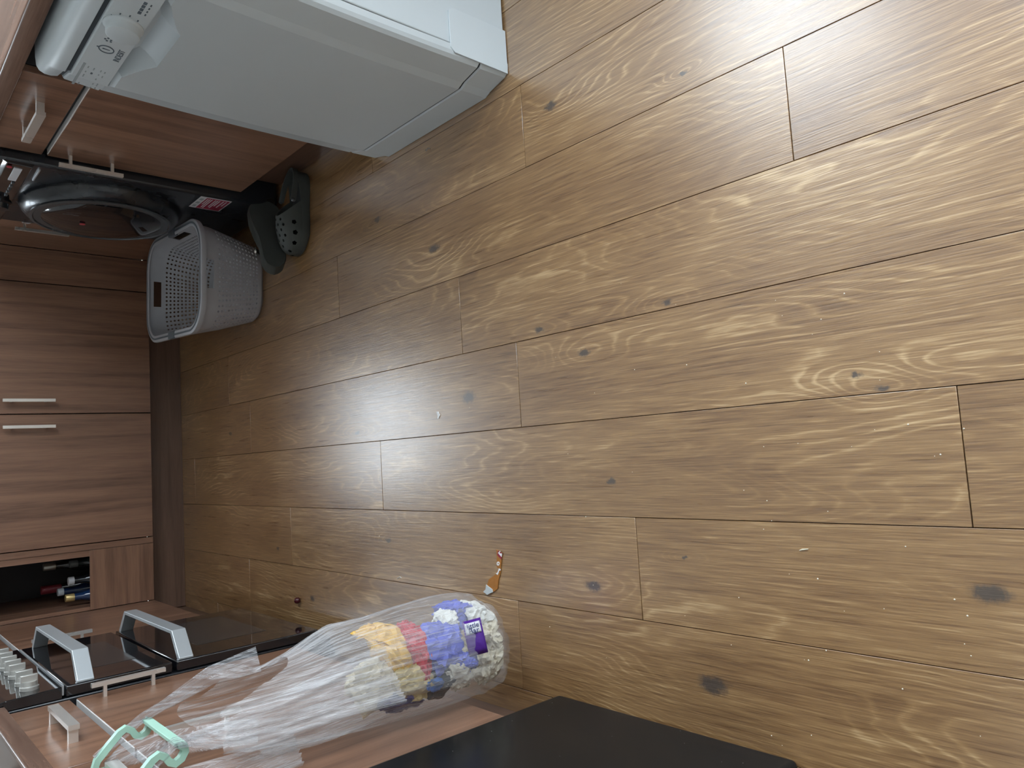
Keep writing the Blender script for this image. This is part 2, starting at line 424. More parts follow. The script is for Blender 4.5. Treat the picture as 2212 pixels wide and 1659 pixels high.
def side_unit(run, y0, y1, label, hand_y, drawer=True, strip=True):
    X = LX if run == 'L' else RX; out = (1, 0, 0) if run == 'L' else (-1, 0, 0)
    t = thing('base_cabinet', (X, (y0 + y1) / 2, 0), label, 'cabinet')
    if run == 'L': box('carcass', WL + .01, LX - TH - .002, y0 + .001, y1 - .001, ZB - .005, .872, M['carcass'], t)
    else: box('carcass', RX + TH + .002, WR - .01, y0 + .001, y1 - .001, ZB - .005, .872, M['carcass'], t)
    if drawer:
        d = front('drawer_front', run, y0, y1, ZR, ZT, t)
        bar_handle(d, (X, (y0 + y1) / 2 - .01, .806), (0, 1, 0), .20, out, chunky=True)
        d = front('door', run, y0, y1, ZB, ZD, t)
    else: d = front('door', run, y0, y1, ZB, ZT, t, strip=False)
    bar_handle(d, (X, hand_y, .618), (0, 0, 1), .172, out)
    return t
CK0, CK1 = -1.385, -.785
side_unit('L', -1.883, CK0 - .004, 'walnut drawer and door cabinet touching the side of the black cooker', -1.435)
side_unit('L', -2.343, -1.885, 'walnut drawer and door cabinet that the clear rubbish bag hangs from', -1.925)
t = side_unit('L', CK1 + .004, BY - .002, 'walnut corner cabinet between the cooker and the bottle niche', -.69)
side_unit('R', -1.60, -1.095, 'walnut drawer and door cabinet between the black washing machine and white dishwasher', -1.13)
cr = side_unit('R', -.482, BY - .002, 'walnut corner cupboard beyond the black washing machine', -.415, drawer=False)
q = PX((57, 480), 0, RX - .002)
lathe('sticker', [(.001, 0), (.014, 0), (.014, .002), (.001, .002)], q, (-1, 0, 0), M['label'], cr, 20)

t = thing('base_cabinet', (.265, BY, 0), 'walnut double door cabinet with two upright handles at the back', 'cabinet')
box('carcass', -.268, .798, BY + TH + .002, WB - .01, ZB - .005, .872, M['carcass'], t)
for a0, a1, hx in ((-.27, .2645, .213), (.2655, .80, .318)):
    d = front('door', 'B', a0, a1, ZB, ZT, t)
    bar_handle(d, (hx - .0, BY, .607), (0, 0, 1), .178, (0, -1, 0), stand=.028)
t = thing('filler_panel', (.87, BY, 0), 'walnut filler panel in the back right corner behind the laundry basket', 'panel')
box('board', .802, RX - .002, BY, BY + TH, ZB, ZT, M['wood'], t)

# bottle niche at the left end of the back run
NX0, NX1 = -.525, -.322
t = thing('bottle_rack', (-.43, BY, 0), 'open walnut bottle niche with a low front board in the back left corner', 'bottle rack')
box('side_panel', NX1, -.297, BY + .004, WB - .01, ZB, .872, M['wood'], t)
box('stile', -.296, -.272, BY, BY + .02, ZB, ZT, M['wood'], t)
box('side_panel', LX + .001, NX0, BY + .004, WB - .01, ZB, .872, M['wood'], t)
box('front_board', LX + .002, -.298, BY - .001, BY + .003, ZB, .395, M['wood_h'], t, .0008, 1)
box('bottom_panel', NX0, NX1, BY + .004, WB - .01, ZB, .168, M['carcass'], t)
box('back_panel', NX0, NX1, WB - .06, WB - .02, .168, .872, M['carcass'], t)

def plinth(name, b, mat, label): return tag(box(name, *b, M[mat], None, .001, 1), label, 'plinth', kind='structure')
plinth('baseboard_left', (-.618, -.60, -2.345, .0, 0, .146), 'plinth_y', 'brown plinth board under the left cabinets')
plinth('baseboard_back', (-.598, 1.0, 0, .018, 0, .146), 'plinth', 'brown plinth board under the back cabinets')
plinth('baseboard_right', (1.003, 1.02, -1.60, -1.09, 0, .146), 'plinth_y', 'brown plinth board under the right cabinet')

def worktop(name, polys, label):
    V = []; F = []
    bm = bmesh.new()
    for poly in polys:
        vs = [bm.verts.new((x, y, .914)) for x, y in poly]; f = bm.faces.new(vs)
    ex = bmesh.ops.extrude_face_region(bm, geom=list(bm.faces))
    for v in [g for g in ex['geom'] if isinstance(g, bmesh.types.BMVert)]: v.co.z = .875
    bmesh.ops.recalc_face_normals(bm, faces=bm.faces)
    bmesh.ops.bevel(bm, geom=[e for e in bm.edges if abs(e.verts[0].co.z - e.verts[1].co.z) < 1e-6 and e.verts[0].co.z > .9], offset=.006, segments=3, profile=.5, affect='EDGES')
    me = bpy.data.meshes.new(name); bm.to_mesh(me); bm.free()
    return tag(shade_angle(add(name, me, M['wood_y'])), label, 'worktop')
wx = -.522
worktop('worktop', [[(WL + .002, CK1 + .003), (wx, CK1 + .003), (wx, BY - .02), (.925, BY - .02), (.925, -2.325), (WR - .002, -2.325), (WR - .002, WB - .002), (WL + .002, WB - .002)]],
        'brown laminate worktop running from the back corner to over the dishwasher')
worktop('worktop', [[(WL + .002, -2.343), (wx, -2.343), (wx, CK0 - .003), (WL + .002, CK0 - .003)]], 'brown laminate worktop over the drawers beside the cooker')

# ------------------------------------------------------------------ cooker
CX = -.507
t = thing('cooker', (-.8, -1.085, 0), 'black double oven cooker with silver knobs and grey handles', 'cooker')
box('body', WL + .02, -.536, CK0, CK1, .03, .895, M['blackpl'], t, .003, 1)
for sx in (-1.05, -.6):
    for sy in (CK0 + .05, CK1 - .05): lathe('foot', [(.02, 0), (.02, .035)], (sx, sy, 0), (0, 0, 1), M['blackpl'], t, 16)
def oven_door(z0, z1, win, hz):
    d = box('oven_door', -.535, CX, CK0 + .003, CK1 - .003, z0, z1, M['blackglass'], t, .004, 2)
    d['label'] = 'black glass oven door'
    box('oven_window', CX - .002, CX + .0006, win[0], win[1], win[2], win[3], M['ovenwin'], d)
    # strap handle: outline in plan, extruded upwards
    xo = -.437
    P = [(CX - .001, -1.374), (CX + .004, -1.374), (xo, -1.315), (xo, -.855), (CX + .004, -.796), (CX - .001, -.796), (CX - .001, -.808), (CX, -.815),
         (xo - .010, -.866), (xo - .010, -1.304), (CX, -1.355), (CX - .001, -1.362)]
    h = prism('handle', [(x, y, hz - .019) for x, y in P], (0, 0, .038), M['alu'], d, .0015)
    h['label'] = 'grey strap handle'
    return d
oven_door(.068, .486, (-1.245, -.875, .175, .385), .458)
oven_door(.496, .748, (-1.245, -.92, .55, .655), .702)
pan = prism('control_panel', [(-.536, CK0 + .002, .756), (CX, CK0 + .002, .756), (CX - .004, CK0 + .002, .872), (-.515, CK0 + .002, .892), (-.536, CK0 + .002, .895)], (0, CK1 - CK0 - .004, 0), M['blackglass'], t, .002)
box('trim', -.53, CX + .001, CK0 + .012, CK1 - .012, .750, .7545, M['alu'], t)  # pale bar standing in for a reflected highlight above the upper oven door
for ky in (-1.325, -1.262, -1.165, -1.102, -1.039, -.976, -.913):
    k = lathe('knob', [(.021, 0), (.021, .008), (.017, .010), (.016, .020), (.001, .020)], (CX - .002, ky, .815), (1, 0, 0), M['knob'], t, 24)
    box('grip', CX + .006, CX + .034, ky - .0045, ky + .0045, .797, .834, M['knob'], k, .002, 2)
box('hob', WL + .025, -.513, CK0 + .001, CK1 - .001, .895, .905, M['blackglass'], t, .003, 2)
box('hob_trim', -.516, -.510, CK0 + .001, CK1 - .001, .894, .906, M['steel'], t, .001, 1)

# ------------------------------------------------------------------ black fridge
t = thing('fridge', (-.82, -2.62, 0), 'black glossy fridge with a dusty side standing next to the walnut drawers', 'fridge')
box('body', WL + .03, -.585, -2.897, -2.349, .0, 1.42, M['fridge'], t, .008, 3)
box('door', -.581, -.531, -2.898, -2.348, .001, 1.42, M['fridge'], t, .011, 3)

# ------------------------------------------------------------------ washing machine
WX, W0, W1 = .915, -1.085, -.49
t = thing('washing_machine', (1.2, -.79, 0), 'black front loading washing machine with a round door and red sticker', 'washing machine')
box('body', WX, WR - .03, W0, W1, .012, .848, M['wm'], t, .010, 3)
for sx in (WX + .07, 1.42):
    for sy in (W0 + .06, W1 - .06): lathe('foot', [(.02, 0), (.02, .015)], (sx, sy, 0), (0, 0, 1), M['blackpl'], t, 14)
prism('control_panel', [(WX + .004, W0 + .004, .755), (WX - .010, W0 + .004, .762), (WX - .006, W0 + .004, .822), (WX + .006, W0 + .004, .842)], (0, W1 - W0 - .008, 0), M['blackglass'], t, .002)
px = WX - .0095
box('display', px - .001, px + .004, -1.055, -.945, .782, .802, M['label'], t, .0004, 1)
lathe('lamp', [(.001, 0), (.007, 0), (.007, .002), (.001, .003)], (px, -1.06, .815), (-1, 0, 0), M['redbit'], t, 16)
lathe('dial', [(.035, 0), (.035, .006), (.027, .010), (.024, .026), (.001, .027)], (px + .002, -.72, .793), (-1, 0, 0), M['wm'], t, 32)
for i in range(5): box('button', px - .003, px + .002, -.93 + i * .03, -.912 + i * .03, .782, .790, M['wmring'], t, .001, 1)
DC = (WX + .001, -.785, .505)
d = lathe('door', [(.245, 0), (.245, .010), (.236, .028), (.222, .042), (.205, .048), (.196, .047), (.19, .040), (.001, .040)], DC, (-1, 0, 0), M['wm'], t, 64)
lathe('ring', [(.214, .0455), (.216, .0495), (.206, .0515), (.203, .0485)], DC, (-1, 0, 0), M['wmring'], d, 64)
lathe('glass', [(.19, .040), (.178, .052), (.14, .064), (.08, .072), (.001, .075)], DC, (-1, 0, 0), M['blackglass'], d, 64)
s = box('drawer_pull', WX - .006, WX + .001, -1.06, -.96, .737, .742, M['alu'], t, .001, 1)
a = lathe('sticker_dot', [(.001, 0), (.009, 0), (.009, .0012), (.001, .0012)], (WX - .0745, -.785 - .03, .575), (-1, 0, 0), M['redbit'], d, 16)
st = box('sticker', WX - .0008, WX + .001, -1.072, -.952, .172, .276, M['label'], t)
st['label'] = 'red and white energy sticker'
box('red_field', WX - .0014, WX, -1.067, -.957, .176, .254, M['red'], st)
for i, (zz, a0, a1) in enumerate(((.248, -1.06, -1.0), (.241, -1.06, -.97), (.234, -1.06, -.965), (.222, -1.06, -.985), (.215, -1.06, -.975), (.208, -1.06, -1.0), (.196, -1.06, -.99), (.186, -1.06, -1.01))):
    box('print_line', WX - .0017, WX, a0, a1, zz - .0016, zz + .0016, M['label'], st)
for i in range(3): box('print_mark', WX - .0015, WX, -1.055 + i * .035, -1.035 + i * .035, .260, .271, M['printl'], st)

# ------------------------------------------------------------------ dishwasher
D0, D1 = -2.312, -1.708
FX = .867
prof = [(0, .050), (.001, .036), (.004, .028), (.011, .0215), (.066, .0085), (.084, .0)]
ys = [(D0 + e, o) for e, o in prof] + [(D0 + .14 + i * (D1 - D0 - .28) / 110, 0.0) for i in range(111)] + [(D1 - e, o) for e, o in reversed(prof)]
YC = (D0 + D1) / 2
def pocket(y, z):
    yy = abs(y - YC)
    if z < .676: return 0
    # half width of the scoop at this height
    f = (z - .678) / .055
    half = .075 + .11 * max(0, f) ** 1.3
    e = min((half - yy) * .55, (z - .678))
    return max(0, min(1, e / .034)) ** .8 * .034 if e > 0 else 0
def skin(name, zs, fx, parent, mat, pk=False, bowf=0.0):
    V = []; F = []; n = len(ys)
    for z in zs:
        for y, o in ys:
            V.append((fx(z) + o + (pocket(y, z) if pk else 0) - bowf * (1 - ((y - YC) / .3) ** 2), y, z))
    m = len(zs)
    for j in range(m - 1):
        for i in range(n - 1): F.append((j * n + i, j * n + i + 1, (j + 1) * n + i + 1, (j + 1) * n + i))
    # back plane rim to give the skin a thickness
    b0 = len(V)
    for z in (zs[0], zs[-1]):
        for y, o in ys: V.append((fx(z) + .055, y, z))
    for i in range(n - 1):
        F.append((i, i + 1, b0 + i + 1, b0 + i)); k = (m - 1) * n
        F.append((k + i, k + i + 1, b0 + n + i + 1, b0 + n + i))
    o = mesh(name, V, F, mat, parent); return shade_angle(o, 9)
t = thing('dishwasher', (1.2, YC, 0), 'white freestanding dishwasher with a control fascia and scooped door grip', 'dishwasher')
box('body', FX + .048, WR - .02, D0 + .003, D1 - .003, .004, .852, M['white'], t, .004, 2)
bow = lambda z: FX - .006 * math.sin(math.pi * min(1, max(0, z / .8)))
skin('kick_plate', [.0, .002, .03, .06, .078, .0815], lambda z: bow(z) + (.003 if z < .001 or z > .081 else 0), t, M['white2'])
skin('gap_shade', [.078, .084, .090], lambda z: bow(z) + .004, t, M['gap'])  # dark strip for the shade in the gap under the door
zs = [.0865, .088] + [.10 + .02 * i for i in range(28)] + [.662 + .002 * i for i in range(37)] + [.7345, .736]
skin('door', zs, lambda z: bow(z) + (.003 if z < .087 or z > .7355 else 0), t, M['white'], pk=True)
fas = lambda z: FX - .004 + max(0, (z - .7385)) * .10
cp = skin('control_panel', [.7375, .739, .76, .79, .808, .8105], lambda z: fas(z) + (.003 if z < .738 or z > .81 else 0), t, M['white2'])
skin('gap_shade', [.808, .815, .822], lambda z: FX + .011, t, M['gap'])  # dark strip for the shade in the groove above the fascia
tz = [.8195, .821, .834, .846, .855, .860, .862, .863]; tx = [.009, .006, .007, .011, .019, .030, .050, .09]
V = []; F = []; n = len(ys)
for z, dx in zip(tz, tx):
    for y, o in ys: V.append((FX + dx + o * (1 - .6 * (z - .82) / .043), y, z))
for y, o in ys: V.append((1.2, y, .8632))
for j in range(len(tz)):
    for i in range(n - 1): F.append((j * n + i, j * n + i + 1, (j + 1) * n + i + 1, (j + 1) * n + i))
shade_angle(mesh('top_cap', V, F, M['white2'], t), 40)
# hinge cover on the exposed side
hp = [(.893, 0.002), (1.0, .002), (1.0, .16), (.992, .172), (.905, .172), (.895, .160)]
hc = prism('hinge_cover', [(x, D0 + .003, z) for x, z in hp], (0, -.004, 0), M['white2'], t, .0008)
# fascia print
yd = Vector((.1, 0, 1)).normalized(); xd = Vector((0, -1, 0))
def fp(y, z): return Vector((fas(z) - .0004, y, z))
text('print_word', 'INDESIT', .0165, fp(-1.938, .7515), xd, yd, M['print'], cp, .0003, sx=.88)
# ring emblem with a dotted i
ring = [fp(-1.946 + .0135 * math.sin(a), .778 + .0135 * math.cos(a)) + Vector((0, 0, 0)) for a in [2 * math.pi * i / 32 for i in range(32)]]
sweep('print_emblem', ring, circ(.0012, 6), M['print'], cp, closed=True, up=(1, 0, 0))
box('print_emblem', fas(.778) - .0008, fas(.778) + .001, -1.9471, -1.9449, .771, .785, M['print'], cp)
box('print_emblem', fas(.795) - .0008, fas(.795) + .001, -1.9475, -1.9445, .7925, .7955, M['print'], cp)
kn = lathe('dial', [(.036, -.002), (.036, .002), (.0335, .004), (.0315, .006), (.030, .020), (.027, .0215), (.001, .0215)], fp(-2.052, .7735), (-1, 0, .1), M['white2'], cp, 48)
for i in range(9):
    a = math.radians(-120 + i * 30); r = .043
    q = fp(-2.052 - r * math.sin(a), .7735 + r * .72 * math.cos(a))
    if .742 < q.z < .806: box('print_mark', q.x - .0002, q.x + .001, q.y - .0028, q.y + .0028, q.z - .0012, q.z + .0012, M['print'], cp)
for dy, dz in ((0, 0), (.006, .004), (.004, -.006), (.011, .0), (.010, -.007)):
    q = fp(-1.99 + dy, .785 + dz); box('print_mark', q.x - .0002, q.x + .001, q.y - .002, q.y + .002, q.z - .0018, q.z + .0018, M['print'], cp)
for i in range(4):
    q = fp(-2.118 - i * .012, .763); box('print_mark', q.x - .0002, q.x + .001, q.y - .0045, q.y + .0045, q.z - .003, q.z + .003, M['print'], cp)
    q = fp(-2.118 - i * .012, .753); box('print_mark', q.x - .0002, q.x + .001, q.y - .003, q.y + .003, q.z - .0012, q.z + .0012, M['print'], cp)
box('print_table', fas(.797) - .0003, fas(.797) + .001, -1.862, -1.752, .7955, .8005, M['printl'], cp)
for i in range(5):
    for j, z in enumerate((.789, .778, .765, .757)):
        if random.random() < .15: continue
        y = -1.762 - i * .022 + random.uniform(-.003, .003); q = fp(y, z); w = random.uniform(.002, .006)
        dark = (i == 3 and j == 1)
        box('print_mark', q.x - .0002, q.x + .001, y - w, y + w, z - (.002 if dark else .0011), z + (.002 if dark else .0011), M['print'] if dark else M['printl'], cp)

# ------------------------------------------------------------------ laundry basket
def rrect(hx, hy, r, ns, nl, nc):
    P = []
    cx, cy = hx - r, hy - r
    def seg(a, b, n): return [(a[0] + (b[0] - a[0]) * i / n, a[1] + (b[1] - a[1]) * i / n) for i in range(n)]
    def arc(c, a0, n): return [(c[0] + r * math.cos(a0 + math.pi / 2 * i / n), c[1] + r * math.sin(a0 + math.pi / 2 * i / n)) for i in range(n)]
    P += seg((hx, -cy), (hx, cy), nl) + arc((cx, cy), 0, nc) + seg((cx, hy), (-cx, hy), ns) + arc((-cx, cy), math.pi / 2, nc)
    P += seg((-hx, cy), (-hx, -cy), nl) + arc((-cx, -cy), math.pi, nc) + seg((-cx, -hy), (cx, -hy), ns) + arc((cx, -cy), 1.5 * math.pi, nc)
    return P
BH = .252
bk = thing('laundry_basket', (.698, -.69, 0), 'grey perforated plastic laundry basket with dark grey rim trim, empty', 'laundry basket')
NS, NL, NC = 10, 22, 8
levels = [(0.0, .128, .222, .075), (.012, .140, .236, .085), (.024, .1435, .240, .088)]
nrow = 12
for i in range(1, nrow + 1):
    f = i / nrow; levels.append((.024 + .166 * f, .1435 + (.182 - .1435) * f, .240 + (.283 - .240) * f, .088 + .012 * f))
levels += [(.203, .184, .285, .1), (.231, .187, .288, .102), (.247, .188, .289, .103)]
rings = [[Vector((x, y, z)) for x, y in rrect(hx, hy, r, NS, NL, NC)] for z, hx, hy, r in levels]
V = []; F = []; n = len(rings[0])
for R_ in rings: V += R_
slots = set()
for c0, cnt, half in ((0, NL, 4), (NL + NC, NS, 3), (NL + NC + NS + NC, NL, 4), (2 * NL + 2 * NC + NS + NC, NS, 3)):
    mid = c0 + cnt // 2
    for q in range(mid - half, mid + half): slots.add(q % n)
for j in range(len(rings) - 1):
    for i in range(n):
        k = (i + 1) % n; quad = (j * n + i, j * n + k, (j + 1) * n + k, (j + 1) * n + i)
        if 2 <= j < 2 + nrow:
            c = [V[q] for q in quad]; mid = (c[0] + c[1] + c[2] + c[3]) / 4
            b = len(V); rad = .0041
            ux = (c[1] + c[2] - c[0] - c[3]).normalized(); uy = (c[2] + c[3] - c[0] - c[1]).normalized()
            for a in range(8):
                th = math.radians(-112.5 - 45 + 45 * a) ; th = math.radians(-157.5 + 45 * a)
                V.append(mid + ux * rad * math.cos(th) + uy * rad * math.sin(th))
            # eight hole verts: angles -157.5,-112.5,-67.5,-22.5,22.5,67.5,112.5,157.5
            F += [(quad[0], quad[1], b + 2, b + 1), (quad[1], b + 3, b + 2), (quad[1], quad[2], b + 4, b + 3), (quad[2], b + 5, b + 4),
                  (quad[2], quad[3], b + 6, b + 5), (quad[3], b + 7, b + 6), (quad[3], quad[0], b + 0, b + 7), (quad[0], b + 1, b + 0)]
        elif j == len(rings) - 3 and i in slots: continue
        else: F.append(quad)
F.append(tuple(range(n)))
RZ = Matrix.Rotation(math.radians(-4.0), 4, 'Z')
me = bpy.data.meshes.new('body'); me.from_pydata([tuple(v) for v in V], [], F); me.update()
bm = bmesh.new(); bm.from_mesh(me); bmesh.ops.recalc_face_normals(bm, faces=bm.faces); bm.to_mesh(me); bm.free()
me.transform(RZ); me.materials.append(M['basket'])
bo = bpy.data.objects.new('body', me); col.objects.link(bo); bo.parent = bk
sm = bo.modifiers.new('wall_thickness', 'SOLIDIFY'); sm.thickness = .0024; sm.offset = 0
bo.data = ev_mesh(bo); bo.modifiers.clear(); shade_angle(bo, 30)
def rim_ring(name, off, z, sec, mat, sub=None):
    P = [Vector((x, y, z)) for x, y in rrect(.188 + off, .289 + off, .103 + off, NS * 2, NL * 2, NC * 2)]
    o = sweep(name, P, sec, mat, None, closed=True, up=(0, 0, 1)); o.data.transform(RZ); o.parent = bk; return o
rim_ring('rim', .004, BH - .004, [(-.013, .002), (-.0125, .005), (-.009, .006), (.009, .006), (.0125, .004), (.013, -.004), (.011, -.012), (.009, -.012), (.009, .0), (-.011, .0)], M['basket'])
rim_ring('rim_trim', .004, BH + .0022, [(-.0035, 0), (-.003, .0012), (.003, .0012), (.0035, 0)], M['basketd'])
for sx, hy in ((-1, 0), (1, 0)):
    o = box('clip', sx * .192 - .014, sx * .192 + .014, -.033, .033, BH - .010, BH + .0045, M['basketd'], None, .002, 2); o.data.transform(RZ); o.parent = bk

# ------------------------------------------------------------------ clogs
def clog(name, label, mat4, fwd=False, rivet=M['wmring']):
    root = bpy.data.objects.new(name, None); col.objects.link(root); tag(root, label, 'clog')
    L = .285
    def hw(s):   # half width along the shoe, heel to toe
        P = [(0, 0), (.02, .017), (.06, .028), (.14, .036), (.3, .038), (.45, .041), (.6, .050), (.72, .0545), (.84, .051), (.92, .042), (.97, .028), (.99, .016), (1, 0)]
        for (a, va), (b, vb) in zip(P, P[1:]):
            if a <= s <= b: u = (s - a) / (b - a); return (va + (vb - va) * u) * 1.1
        return 0
    def cy(s): return .006 * math.sin(s * 3.1)
    S = [.5 - .5 * math.cos(math.pi * i / 26) for i in range(27)]
    def outline(k, z):
        P = [Vector((s * L, cy(s) + hw(s) * k, z + (.010 * max(0, s - .75) / .25 if z < .02 else 0))) for s in S]
        P += [Vector((s * L, cy(s) - hw(s) * k, z + (.010 * max(0, s - .75) / .25 if z < .02 else 0))) for s in S[-2:0:-1]]
        return P
    rg = [outline(.93, 0), outline(1.0, .006), outline(1.02, .016), outline(1.0, .030), outline(.93, .030), outline(.90, .022)]
    for q in (3, 4):
        for v in rg[q]: v.z += .020 * max(0, 1 - v.x / L / .45) ** 1.2
    V = []; F = []; n = len(rg[0])
    for r in rg: V += r
    for j in range(len(rg) - 1):
        for i in range(n): k = (i + 1) % n; F.append((j * n + i, j * n + k, (j + 1) * n + k, (j + 1) * n + i))
    F.append(tuple(range(n))); F.append(tuple((len(rg) - 1) * n + i for i in range(n)))
    sole = shade_angle(mesh('sole', V, F, M['clog']), 35)
    bed = mesh('footbed', [Vector((v.x, v.y, .0235)) for v in outline(.88, .03)], [tuple(range(n))], M['clogd'])
    # upper
    def hgt(s):
        P = [(0.3, .058), (.45, .066), (.55, .070), (.7, .064), (.85, .050), (.95, .034), (.985, .022), (1, .004)]
        for (a, va), (b, vb) in zip(P, P[1:]):
            if a <= s <= b: u = (s - a) / (b - a); return va + (vb - va) * u
        return .004
    U = []; nv, nu = 24, 22; F = []
    for i in range(nu + 1):
        for j in range(nv + 1):
            v = -1 + 2 * j / nv; s0 = .56 - .22 * abs(v) ** 1.6; u = 1 - (1 - i / nu) ** 1.35
            s = s0 + (.992 - s0) * u
            a = v * math.pi / 2; w = hw(s)
            cx_, cz_ = math.sin(a), math.cos(a)
            cx_ = math.copysign(abs(cx_) ** .8, cx_); cz_ = max(0, cz_) ** .75
            U.append(Vector((s * L, cy(s) + w * .99 * cx_, .024 + hgt(s) * cz_)))
    for i in range(nu):
        for j in range(nv): a = i * (nv + 1) + j; F.append((a, a + 1, a + nv + 2, a + nv + 1))
    up = mesh('upper', U, F, M['clog'])
    md = up.modifiers.new('s', 'SOLIDIFY'); md.thickness = .0045; md.offset = -1
    me2 = ev_mesh(up); up.modifiers.clear(); up.data = me2
    # vent holes
    bmc = bmesh.new()
    def cyl(p, nrm, r, k=10):
        q = Vector((0, 0, 1)).rotation_difference(nrm)
        bmesh.ops.create_cone(bmc, cap_ends=True, segments=k, radius1=r, radius2=r, depth=.03, matrix=Matrix.Translation(p) @ q.to_matrix().to_4x4())
    def at(s, v):
        a = v * math.pi / 2; w = hw(s); cx_, cz_ = math.sin(a), math.cos(a)
        cx_ = math.copysign(abs(cx_) ** .8, cx_); cz_ = max(0, cz_) ** .75
        return Vector((s * L, cy(s) + w * .99 * cx_, .024 + hgt(s) * cz_))
    for s, v in ((.66, .0), (.66, .28), (.66, -.28), (.72, .14), (.72, -.14), (.78, 0), (.78, .30), (.78, -.30), (.84, .14), (.84, -.14), (.90, 0), (.60, .15), (.60, -.15)):
        p = at(s, v); dn = (at(s + .02, v) - at(s - .02, v)).cross(at(s, v + .05) - at(s, v - .05)).normalized()
        cyl(p, dn, .0052)
    for s, v, r in ((.62, .74, .0085), (.62, -.74, .0085), (.74, .76, .009), (.74, -.76, .009), (.86, .72, .0085), (.86, -.72, .0085), (.955, .42, .007), (.955, -.42, .007)):
        p = at(s, v); dn = (at(min(.99, s + .02), v) - at(s - .02, v)).cross(at(s, v + .05) - at(s, v - .05)).normalized()
        cyl(p, dn, r, 5)
    mc = bpy.data.meshes.new('cut'); bmc.to_mesh(mc); bmc.free(); oc = bpy.data.objects.new('cut', mc); col.objects.link(oc)
    bd = up.modifiers.new('b', 'BOOLEAN'); bd.object = oc; bd.operation = 'DIFFERENCE'; bd.solver = 'EXACT'
    bpy.context.view_layer.update(); me3 = ev_mesh(up); up.modifiers.clear(); up.data = me3; bpy.data.objects.remove(oc)
    shade_angle(up, 45)
    # heel strap
    P = []
    for i in range(21):
        a = -math.pi / 2 + math.pi * i / 20 * 1.0
        th = math.pi / 2 + math.pi * i / 20
        P.append(Vector((.105 + .11 * math.cos(th), .044 * math.sin(th) + .004, .062 - .016 * (-math.cos(th)))) if not fwd else Vector((.112 + .012 * math.sin(math.pi * i / 20), .045 * math.cos(math.pi * i / 20) + .004, .062 + .038 * math.sin(math.pi * i / 20))))
    strap = sweep('strap', P, [(-.002, -.009), (.002, -.009), (.002, .009), (-.002, .009)], M['clog'], None, up=(0, 0, 1) if not fwd else (1, 0, 0))
    rv = []
    for sgn in (-1, 1): rv.append(lathe('rivet', [(.001, 0), (.007, 0), (.0065, .003), (.004, .005), (.001, .0055)], (.105, .004 + sgn * .046, .062), (0, sgn, 0), rivet, None, 16))
    parts = [sole, bed, up, strap] + rv
    zmin = min((mat4 @ v.co).z for o in parts for v in o.data.vertices)
    root.location = mat4.translation - Vector((0, 0, zmin)); rot = mat4.to_3x3().to_4x4()
    for o in parts: o.data.transform(rot); o.parent = root
    return root
def place(x, y, yaw, roll=0): return Matrix.Translation((x, y, 0)) @ Matrix.Rotation(math.radians(yaw), 4, 'Z') @ Matrix.Rotation(math.radians(roll), 4, 'X')
clog('clog', 'dark grey foam clog standing upright with its vent holes showing', place(.985, -1.28, 168))
clog('clog', 'dark grey foam clog tipped on its side, sole outward, behind the upright one', place(.672, -1.185, 20, -104), True, M['steel'])

# ------------------------------------------------------------------ bottles in the niche
def bottle(px, py, y, topm, glassm, label, cap_h, r=.036, nr=.014, cap_r=.0155):
    p = PX((px, py), 1, y); H = p.z - .168
    t = thing('bottle', (p.x, y, .168), label, 'bottle', 'bottles standing in the corner niche')
    lathe('glass', [(r * .9, 0), (r, .006), (r, H * .52), (r * .92, H * .60), (nr * 1.3, H * .76), (nr, H * .82), (nr, H - .002), (.001, H - .001)], (p.x, y, .168), (0, 0, 1), glassm, t, 28)
    lathe('cap', [(cap_r, H - cap_h), (cap_r, H - .002), (cap_r * .9, H), (.001, H)], (p.x, y, .168), (0, 0, 1), topm, t, 20)
dk = bottle_glass('dark_bottle_glass', (.012, .014, .016)); bl = bottle_glass('blue_bottle_glass', (.01, .03, .09)); gg = bottle_glass('green_bottle_glass', (.02, .03, .03))
bottle(93, 1226, .20, plain('foil_silver', (.40, .40, .36), .3, .7), dk, 'dark bottle with a silver foil top in the niche', .045)
bottle(150, 1219, .12, plain('grey_cap', (.12, .14, .14), .4), gg, 'green bottle with a grey cap against the right side of the niche', .03)
bottle(147, 1256, .06, plain('white_cap', (.62, .62, .64), .4), dk, 'dark bottle with a white cap in the front of the niche', .021, cap_r=.017)
bottle(88, 1276, .24, plain('red_foil', (.20, .02, .03), .4), dk, 'dark bottle with a long red foil neck in the niche', .075, cap_r=.018)
bottle(124, 1280, .15, plain('bluish_white_cap', (.55, .60, .64), .4), bl, 'blue bottle with a bluish white cap in the niche', .022, cap_r=.016)
bottle(141, 1293, .03, plain('gold_cap', (.52, .38, .16), .35, .5), bl, 'blue bottle with a ribbed gold cap in the niche', .032, cap_r=.0155)

# ------------------------------------------------------------------ bag holder on the drawer handle
hk = thing('bag_holder', (-.48, -2.105, .74), 'mint green plastic bag holder hooked over the drawer handle', 'bag holder')
